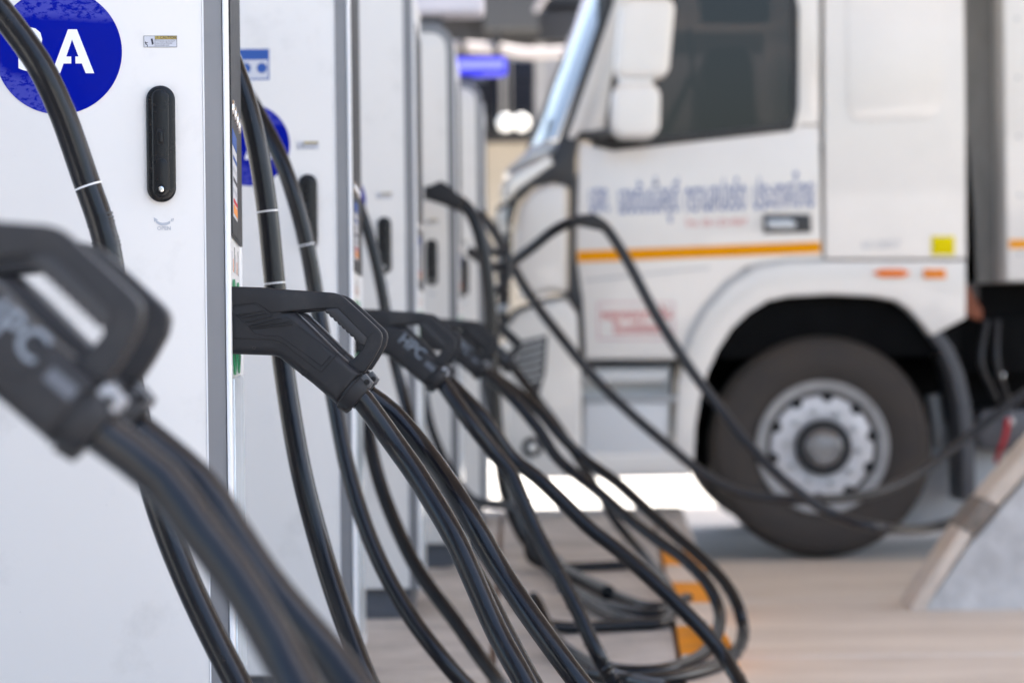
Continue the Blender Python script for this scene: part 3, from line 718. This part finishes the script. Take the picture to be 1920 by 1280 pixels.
# door
door = tp('door', [(1086, 268), (1150, 283), (1480, 246), (1500, 236), (1536, 236), (1541, 486), (1400, 500), (1360, 530), (1315, 585), (1275, 672), (1098, 674), (1092, 560), (1080, 480)], -.02, .06, TWHITE, b=.012, seg=3)
tp('door_frame', [(1488, 244), (1496, 200), (1497, 20), (1480, -60), (1536, -60), (1536, 234), (1502, 234)], -.02, .06, TWHITE, b=.01)
box('window', T(1120, 0)[0], T(1496, 0)[0], YT + .03, YT + .036, T(0, 300)[1], T(0, -90)[1], GLASS, tr, world=True)
tp('window_seal', [(1092, 262), (1150, 276), (1486, 240), (1497, 222), (1497, -60), (1488, -60), (1487, 218), (1478, 232), (1150, 266), (1100, 250)], -.012, .028, TBLACK, b=.002)
dh = tp('door_handle', [(1430, 402), (1518, 402), (1520, 436), (1431, 438)], -.035, -.018, TBLACK, par=door, b=.004)
tp('handle_grip', [(1436, 412), (1480, 411), (1490, 420), (1488, 430), (1436, 431)], -.06, -.036, SILV, par=door, b=.006)
tp('stripe', [(1082, 471), (1537, 453), (1538, 475), (1083, 492)], -.0235, -.0205, OSTR, par=door, b=0)
UX, UZ = Vector((1, 0, -.012)).normalized(), Vector((.012, 0, 1)).normalized()
ps = P(1316, 372, YT); ps.y = YT - .0205
def door_text(s, px0, px1, py, h, m, slope=0, bold=0):
    p_ = P((px0 + px1) / 2, py, YT); p_.y = YT - .0205
    u = Vector((math.cos(slope), 0, math.sin(slope)))
    text('lettering', s, p_, u, (0, 0, 1), h, m, door, width=abs(T(px1, 0)[0] - T(px0, 0)[0]), bold=bold)
door_text('บจก.', 1105, 1142, 374, .195, BLET, .03, .008)
door_text('เอชดับเบิ้ลยูดี', 1160, 1272, 375, .195, BLET, .03, .008)
door_text('ทรานสปอร์ต', 1285, 1397, 371, .195, BLET, .03, .008)
door_text('ประเทศไทย', 1412, 1525, 366, .195, BLET, .03, .008)
door_text('โทร. 02-123-4567', 1285, 1400, 418, .045, RED, .02)
door_text('หยุดรถทุกครั้ง', 1128, 1258, 590, .075, RED, 0, .012)
door_text('ดับเครื่องยนต์', 1150, 1250, 616, .075, RED, 0, .012)
for (x0, x1, y0, y1) in ((1120, 1264, 566, 569), (1120, 1264, 634, 637), (1120, 1123, 569, 634), (1261, 1264, 569, 634)):
    tp('notice_border', [(x0, y0), (x1, y0), (x1, y1), (x0, y1)], -.0225, -.0205, mat('pale_red_ink', (.62, .40, .42), .5), par=door, b=0)
tp('crease', [(1096, 524), (1330, 500), (1330, 503), (1096, 528)], -.0225, -.0205, TGREY, par=door, b=0)
# sleeper side
sl_ = tp('sleeper_panel', [(1544, -70), (1806, -70), (1809, 200), (1811, 486), (1545, 486)], -.02, .08, TWHITE, b=.012, seg=3)
tp('pressed_field', [(1585, -60), (1765, -60), (1765, 190), (1745, 225), (1600, 228), (1588, 200)], -.028, -.019, TWHITE, par=sl_, b=.004)
tp('yellow_plate', [(1745, 443), (1788, 443), (1788, 479), (1745, 479)], -.026, -.0205, YSQ, par=sl_, b=.002)
p_ = P(1650, 460, YT); p_.y = YT - .0205
text('lettering', '62-0807', p_, (1, 0, 0), (0, 0, 1), .055, GLET, sl_)
# wing over the wheel
fend = [(1284, 672)] + [(1300, 625), (1325, 580), (1366, 534), (1420, 500), (1480, 490), (1545, 489), (1810, 489), (1810, 596), (1746, 630)]
archp = [(1728, 606), (1704, 580), (1680, 564), (1640, 556), (1560, 552), (1480, 556), (1440, 564), (1404, 586), (1372, 616), (1346, 656), (1326, 700), (1312, 750), (1304, 800), (1300, 882), (1262, 884), (1266, 800), (1272, 720)]
wing = tp('wing', fend + archp, -.02, .30, TWHITE, b=.012, seg=3)
tp('wing_groove', [(1274, 668), (1290, 620), (1316, 573), (1358, 526), (1416, 494), (1478, 485), (1545, 484), (1545, 489), (1480, 491), (1420, 501), (1366, 535), (1325, 581), (1300, 626), (1284, 672)], -.026, -.0195, TGREY, b=0)
tp('side_marker', [(1634, 512), (1650, 505), (1690, 505), (1706, 512), (1690, 520), (1650, 520)], -.035, -.018, AMB, par=wing, b=.004)
tp('side_reflector', [(1730, 505), (1770, 505), (1772, 522), (1730, 522)], -.03, -.018, AMB2, par=wing, b=.004)
# wheelhouse
wc = P(1545, 845, YT); 
tp('wheel_housing', [(1290, 900), (1300, 760), (1340, 640), (1400, 575), (1480, 545), (1640, 545), (1720, 580), (1810, 600), (1870, 700), (1870, 900)], .92, .96, DARK, b=0)
tp('arch_light_block', fend + archp, .301, 1.0, DARK, b=0)  # shell added behind the wing to keep light out of the wheelhouse
def make_wheel(cx, cy, cz, name='wheel'):
    rt = .525
    tyre = lathe(name, [(.30, .02), (.33, -.005), (.40, -.02), (.455, -.022), (.462, -.020), (.468, -.023), (.50, -.008), (.520, .03), (rt, .06), (rt, .10), (.512, .103), (.512, .113), (rt, .116), (rt, .15), (.512, .153), (.512, .163), (rt, .166), (rt, .21), (.512, .213), (.512, .223), (rt, .226), (.515, .28), (.46, .31), (.33, .31), (.30, .29)], (cx, cy, cz), RUBT, tr, seg=72, world=True)
    lathe('rim_lip', [(.262, .05), (.264, .0), (.285, -.006), (.307, -.014), (.314, -.010), (.316, .01), (.31, .03)], (cx, cy, cz), RIMG, tyre, seg=60)
    lathe('rim_dish', [(.262, .06), (.250, .04), (.242, .01), (.232, .0), (.215, -.004), (.150, -.015), (.135, -.01), (.12, .03)], (cx, cy, cz), RIM, tyre, seg=60)
    lathe('rim_back', [(.302, .105), (.0, .11)], (cx, cy, cz), DARK, tyre, seg=40)
    for q in range(10):
        a_ = R(36 * q + 12)
        lathe('hand_hole', [(0, -.004), (.026, -.004), (.028, .01)], (cx + .240 * math.cos(a_), cy - .002, cz + .240 * math.sin(a_)), SEAM, tyre, seg=14)
        a_ += R(18)
        lathe('wheel_nut', [(0, -.035), (.010, -.034), (.013, -.02), (.016, .0)], (cx + .172 * math.cos(a_), cy - .010, cz + .172 * math.sin(a_)), STEEL, tyre, seg=8)
    lathe('hub_ring', [(.128, .03), (.130, -.055), (.118, -.07), (.098, -.07), (.088, -.05)], (cx, cy, cz), TBLACK, tyre, seg=48)
    lathe('hub_cap', [(.089, -.04), (.086, -.062), (.070, -.072), (.066, -.066), (.045, -.066), (.042, -.078), (.022, -.080), (.018, -.074), (0, -.074)], (cx, cy, cz), HUB, tyre, seg=40)
    return tyre
wz = .525
make_wheel(wc.x, YT + .05, wz)
wf = make_wheel(wc.x, YT + 1.95, wz); wf['label'] = 'far side wheel seen past the near tyre'
tube('axle', [Vector((wc.x, YT + .3, wz)), Vector((wc.x, YT + 2.0, wz))], .07, DARK, tr, seg=12, world=True)
# mudguard behind the wheel
mg = []
for (x, y) in ((1744, 628), (1764, 655), (1783, 700), (1797, 760), (1804, 830), (1806, 940)): mg.append((x, y))
mg2 = [(x + 24, y - 4) for x, y in mg[::-1]]
tp('mudguard', mg + mg2, .0, .36, mat('mudguard_grey', (.07, .072, .08), .5), b=.01)
# black A pillar trim and nose
nose = tp('pillar_trim', [(1088, 245), (1080, 300), (1079, 470), (1084, 540), (1096, 560), (1094, 668), (1085, 660), (1082, 585), (1060, 552), (1066, 540), (1068, 352), (1040, 340), (1000, 350), (970, 380), (958, 420), (950, 420), (962, 370), (990, 335), (1030, 310), (1048, 262)], -.005, .12, TBLACK, b=.006)
corner = tp('corner_panel', [(1062, 346), (1063, 548), (1030, 545), (975, 560), (962, 470), (972, 390), (996, 360), (1030, 344)], -.012, .5, TWHITE, b=.03, seg=4)
tp('corner_air_vane', [(1000, 566), (1060, 554), (1085, 590), (1090, 668), (1094, 886), (1010, 890), (965, 870), (950, 800), (945, 650), (955, 590)], -.015, .6, TWHITE, b=.04, seg=4)
tp('air_slot', [(940, 606), (966, 578), (1018, 560), (1062, 552), (1064, 558), (1020, 566), (972, 586), (950, 612)], -.03, .0, TBLACK, b=.002)
gr = tp('corner_grille', [(975, 640), (1027, 628), (1022, 700), (1010, 740), (980, 730), (965, 690)], -.03, .0, TBLACK, b=.004)
for q in range(6): tp('grille_bar', [(972, 648 + q * 14), (1020 - q, 636 + q * 14), (1020 - q, 641 + q * 14), (972, 653 + q * 14)], -.04, -.031, SILV if q % 2 else TGREY, b=0)
fl = P(998, 838, YT)
lathe('fog_lamp', [(0, -.04), (.02, -.038), (.03, -.02), (.045, -.015), (.05, .0)], (fl.x, YT - .015, fl.z), TBLACK, tr, seg=24, world=True)
lathe('fog_lamp_lens', [(0, -.05), (.014, -.048), (.02, -.039)], (fl.x, YT - .015, fl.z), LENS, tr, seg=24, world=True)
tp('headlamp', [(940, 345), (965, 325), (1030, 292), (1038, 308), (1000, 335), (962, 362), (950, 378), (940, 372)], -.03, .35, LENS, b=.02, seg=3)
tp('lower_lamp', [(934, 395), (956, 380), (958, 430), (936, 440)], .12, .35, LENS, b=.02, seg=3)
tp('front_grille', [(930, 380), (962, 365), (955, 560), (945, 620), (932, 640)], .3, 2.0, TBLACK, b=.02)
for q in range(5): tp('chrome_bar', [(926, 400 + q * 44), (952, 392 + q * 44), (952, 404 + q * 44), (926, 412 + q * 44)], .22, 1.9, SILV, b=.006)
tp('front_bumper', [(926, 650), (960, 640), (962, 880), (940, 880), (930, 840)], .2, 2.1, TWHITE, b=.03, seg=3)
tp('scuttle', [(945, 320), (1000, 270), (1050, 262), (1044, 285), (1000, 300), (960, 326)], .1, 2.2, SILV, b=.01)
# windscreen, curved and leaning back
def wsx(z, s):      # s 0 at this side, 1 at the far side
    base = T(1048, 262)[0]; bz = T(0, 262)[1]; top = T(1150, -10)[0]
    k_ = (z - bz) / (T(0, -10)[1] - bz)
    return base + (top - base) * k_ - .15 * math.sin(math.pi * s) ** .6
v = []; f = []
NZ, NS = 10, 20
for i in range(NZ + 1):
    z = T(0, 270)[1] + (T(0, -90)[1] - T(0, 270)[1]) * i / NZ
    for j in range(NS + 1):
        s_ = j / NS; v.append((wsx(z, s_), YT + .05 + 2.2 * s_, z))
for i in range(NZ):
    for j in range(NS): a_ = i * (NS + 1) + j; f.append((a_, a_ + 1, a_ + NS + 2, a_ + NS + 1))
link('windscreen', mesh('windscreen', v, f), WSCR, tr, 60, True)
tp('side_pillar', [(1092, 246), (1150, 60), (1180, -60), (1196, -60), (1160, 60), (1132, 250), (1110, 256)], -.012, .05, TWHITE, b=.008)
tp('front_pillar', [(1052, 256), (1068, 225), (1130, 40), (1160, -60), (1184, -60), (1152, 60), (1094, 240), (1076, 262)], -.010, .06, TWHITE, b=.008)
tp('pillar_gap', [(1048, 262), (1062, 262), (1140, 40), (1172, -60), (1150, -60), (1122, 40)], -.014, .04, TBLACK, b=0)
tp('wiper_arm', [(1010, 300), (1014, 300), (1034, 215), (1030, 215)], .2, .22, TBLACK, b=0)
rf = tp('roof', [(1150, -60), (1806, -60), (1806, -150), (1400, -190), (1190, -150)], -.02, 2.35, TWHITE, b=.03, seg=3)
box('far_side_wall', T(1150, 0)[0], T(1530, 0)[0], YT + 2.22, YT + 2.3, T(0, 285)[1], 2.15, SEAT, tr, world=True)
# cabin things behind the glass
tp('seat', [(1330, 300), (1340, 90), (1352, 60), (1420, 60), (1436, 90), (1450, 300)], .55, 1.1, SEAT, b=.05, seg=3)
tp('seat', [(1345, 300), (1352, 110), (1362, 80), (1420, 80), (1430, 110), (1440, 300)], 1.5, 2.0, SEAT, b=.05, seg=3)
tp('sun_visor', [(1310, -60), (1450, -60), (1450, 30), (1440, 40), (1318, 40)], .10, .14, mat('visor_grey', (.22, .21, .20), .6), b=.01)
tp('dashboard', [(1110, 300), (1120, 240), (1180, 225), (1240, 262), (1250, 300)], .15, 2.1, SEAT, b=.03)
sw = P(1262, 215, YT + .6)
tube('steering_wheel', [sw + Vector((-.08 * math.sin(a_) * 0 + .10 * math.sin(a_), .22 * math.cos(a_), .20 * math.sin(a_))) for a_ in [2 * math.pi * q / 24 for q in range(25)]], .018, TBLACK, tr, seg=8, smooth_path=False, world=True)
tube('grab_rail', [Vector((T(1296, 60)[0], YT + .14, T(0, 60)[1])), Vector((T(1304, 150)[0], YT + .14, T(0, 150)[1])), Vector((T(1316, 262)[0], YT + .14, T(0, 262)[1]))], .012, TGREY, tr, world=True)
# mirrors
YM = YT - .38
def mirror(name, pts, d, r_, b=.035):
    W = [(P(*p, d).x, P(*p, d).z) for p in pts]
    return prism(name, W, d - .08, d + .12, TWHITE, tr, b=b, seg=4, world=True)
def rr(x0, x1, y0, y1, r, sk=0):
    o = []
    for (x, y) in rounded(x0, x1, y0, y1, r, 6): o.append((x + sk * (y - y0), y))
    return o
mirror('main_mirror', rr(1162, 1266, -2, 150, 24, -.09), YM, 0)
mirror('kerb_mirror', rr(1146, 1238, 158, 260, 26, -.02), YM, 0)
prism('mirror_neck', [(P(*p, YM).x, P(*p, YM).z) for p in ((1160, 140), (1226, 140), (1222, 175), (1158, 175))], YM - .05, YM + .08, TWHITE, tr, b=.02, world=True)
tube('mirror_arm', [P(1170, 240, YM), P(1120, 252, YT - .1), P(1090, 256, YT)], .022, TBLACK, tr, world=True)
tube('mirror_arm', [P(1190, 10, YM), P(1185, -30, YT - .1), P(1180, -50, YT)], .022, TBLACK, tr, world=True)
# steps
tp('step_well', [(1094, 674), (1262, 674), (1258, 884), (1094, 884)], .14, .3, mat('step_grey', (.70, .70, .69)), b=0)
tp('step_tread', [(1098, 676), (1258, 676), (1258, 686), (1098, 688)], -.01, .14, TBLACK, b=.004)  # dark lip at the step top, its shadow line put into the colour
tp('step_riser', [(1098, 690), (1256, 690), (1250, 716), (1098, 718)], .02, .14, mat('step_grey', (.70, .70, .69), .4), b=.01)
tp('step_tread', [(1096, 745), (1300, 742), (1300, 752), (1096, 754)], -.01, .14, TGREY, b=.004)
tp('step_riser', [(1096, 755), (1254, 755), (1250, 884), (1094, 886)], -.005, .12, mat('step_blue_grey', (.70, .71, .72), .35), b=.012)
tp('bumper_skirt', [(990, 850), (1294, 846), (1292, 892), (1000, 896)], -.03, .3, TWHITE, b=.02, seg=3)
# chassis behind the cab
ch_ = box('chassis_rail', T(1600, 0)[0], 8.5, YT + .55, YT + 1.9, .62, 1.05, DARK, tr, world=True)
box('subframe', T(1800, 0)[0], 8.5, YT + .3, YT + 2.1, 1.051, T(0, 551)[1], DARK, tr, world=True)
box('cab_rear_frame', T(1812, 0)[0], T(1845, 0)[0], YT + .5, YT + 2.0, 1.0, T(0, 235)[1], DARK, tr, world=True)
tp('air_duct', [(1816, 240), (1836, 235), (1850, 400), (1856, 560), (1812, 560)], .25, .6, TBLACK, b=.01)
tp('rusty_bracket', [(1812, 520), (1826, 540), (1850, 580), (1850, 600), (1815, 590)], .1, .2, RUST, b=.004)
tp('side_box', [(1806, 600), (1990, 590), (1990, 700), (1830, 700)], .25, .8, DARK, b=.01)
tp('side_guard', [(1690, 800), (1990, 800), (1990, 1010), (1690, 1010)], .40, .44, TGREY, b=.01)
tp('air_tank', rr(1850, 1990, 770, 850, 30), .25, .6, mat('tank_grey', (.10, .10, .11), .4), b=.02)
for px, py, m_, r_ in ((1628, 612, CHROME, .018), (1575, 614, RUST, .02), (1874, 705, CHROME, .02), (1892, 790, STEEL, .02)):
    q = P(px, py, YT + .25); lathe('air_fitting', [(0, -.03), (r_, -.02), (r_ * 1.1, .02), (0, .03)], q, m_, tr, seg=14, world=True)
tube('brake_hose', [P(1890, 785, YT + .2), P(1884, 820, YT + .15), P(1872, 850, YT + .2), P(1868, 865, YT + .3)], .012, RED, tr, world=True)
q = P(1755, 780, YT + .3); tube('shock_absorber', [P(1750, 740, YT + .36), P(1758, 790, YT + .36), P(1762, 830, YT + .36)], .035, SILV, tr, world=True)
for i, q in enumerate((0, 1)): tube('air_hose', [P(1850 + 20 * q, 600, YT + .2), P(1840 + 30 * q, 680, YT + .15), P(1870 + 20 * q, 750, YT + .2)], .014, TBLACK, tr, world=True)
# cargo body
cb = empty('cargo_body', (3.4, YT + 1.2, 1.05)); 
xb = T(1881, 0)[0]
cargo = box('cargo_box', xb, xb + 6.4, YT - .02, YT + 2.4, T(0, 550)[1], 3.6, TWHITE, tr, b=.01, world=True)
box('box_front_post', xb - .17, xb - .002, YT + .25, YT + 2.2, T(0, 550)[1], 3.6, mat('bulkhead_grey', (.33, .32, .30), .5, noise=.5, nscale=3, stretch=(1, 1, .3)), tr, world=True)
box('box_stripe', xb + .01, xb + 6.3, YT - .024, YT - .0205, T(1900, 466)[1], T(1900, 450)[1], OSTR, tr, world=True)
for q in range(5): lathe('rivet', [(0, -.006), (.008, -.004), (.01, 0)], (xb + .06, YT - .0205, T(0, 60 + q * 110)[1]), SILV, tr, seg=8, world=True)
bpy.data.objects.remove(cb)
lathe_w = make_wheel(wc.x + 4.9, YT + .05, wz); make_wheel(wc.x + 4.9, YT + 1.95, wz)

# ------------------------------------------------------------------ slanted barrier on the right
yb = 9.20
def Q(px, py, d=yb): p = P(px + 6, py + 4, d); return (p.x, p.z)
ba = empty('wheel_barrier', (Q(1750, 1150)[0], yb, 0)); tag(ba, 'sloped bluish grey concrete barrier with beige edge at the right edge', 'barrier')
x0, z0 = Q(1712, 1152)
prism('side_face', [(x0, 0.0), Q(1722, 1142), Q(1800, 1032), Q(1930, 880), Q(2150, 650), (Q(2150, 1150)[0], 0)], yb, yb + .20, BARS, ba, b=.008, world=True)
prism('slanted_edge', [Q(1700, 1150), Q(1700, 1128), Q(1795, 985), Q(1816, 996), Q(1735, 1120), Q(1722, 1152)], yb - .03, yb + .23, BARE, ba, b=.008, world=True)
prism('slanted_edge', [Q(1838, 930), Q(1925, 828), Q(2140, 590), Q(2170, 620), Q(1940, 856), Q(1862, 944)], yb - .03, yb + .23, BARE, ba, b=.008, world=True)
prism('steel_clamp', [Q(1794, 984), Q(1836, 930), Q(1864, 946), Q(1818, 998)], yb - .036, yb + .236, mat('clamp_steel', (.27, .22, .18), .5, noise=.4, nscale=20), ba, b=.004, world=True)
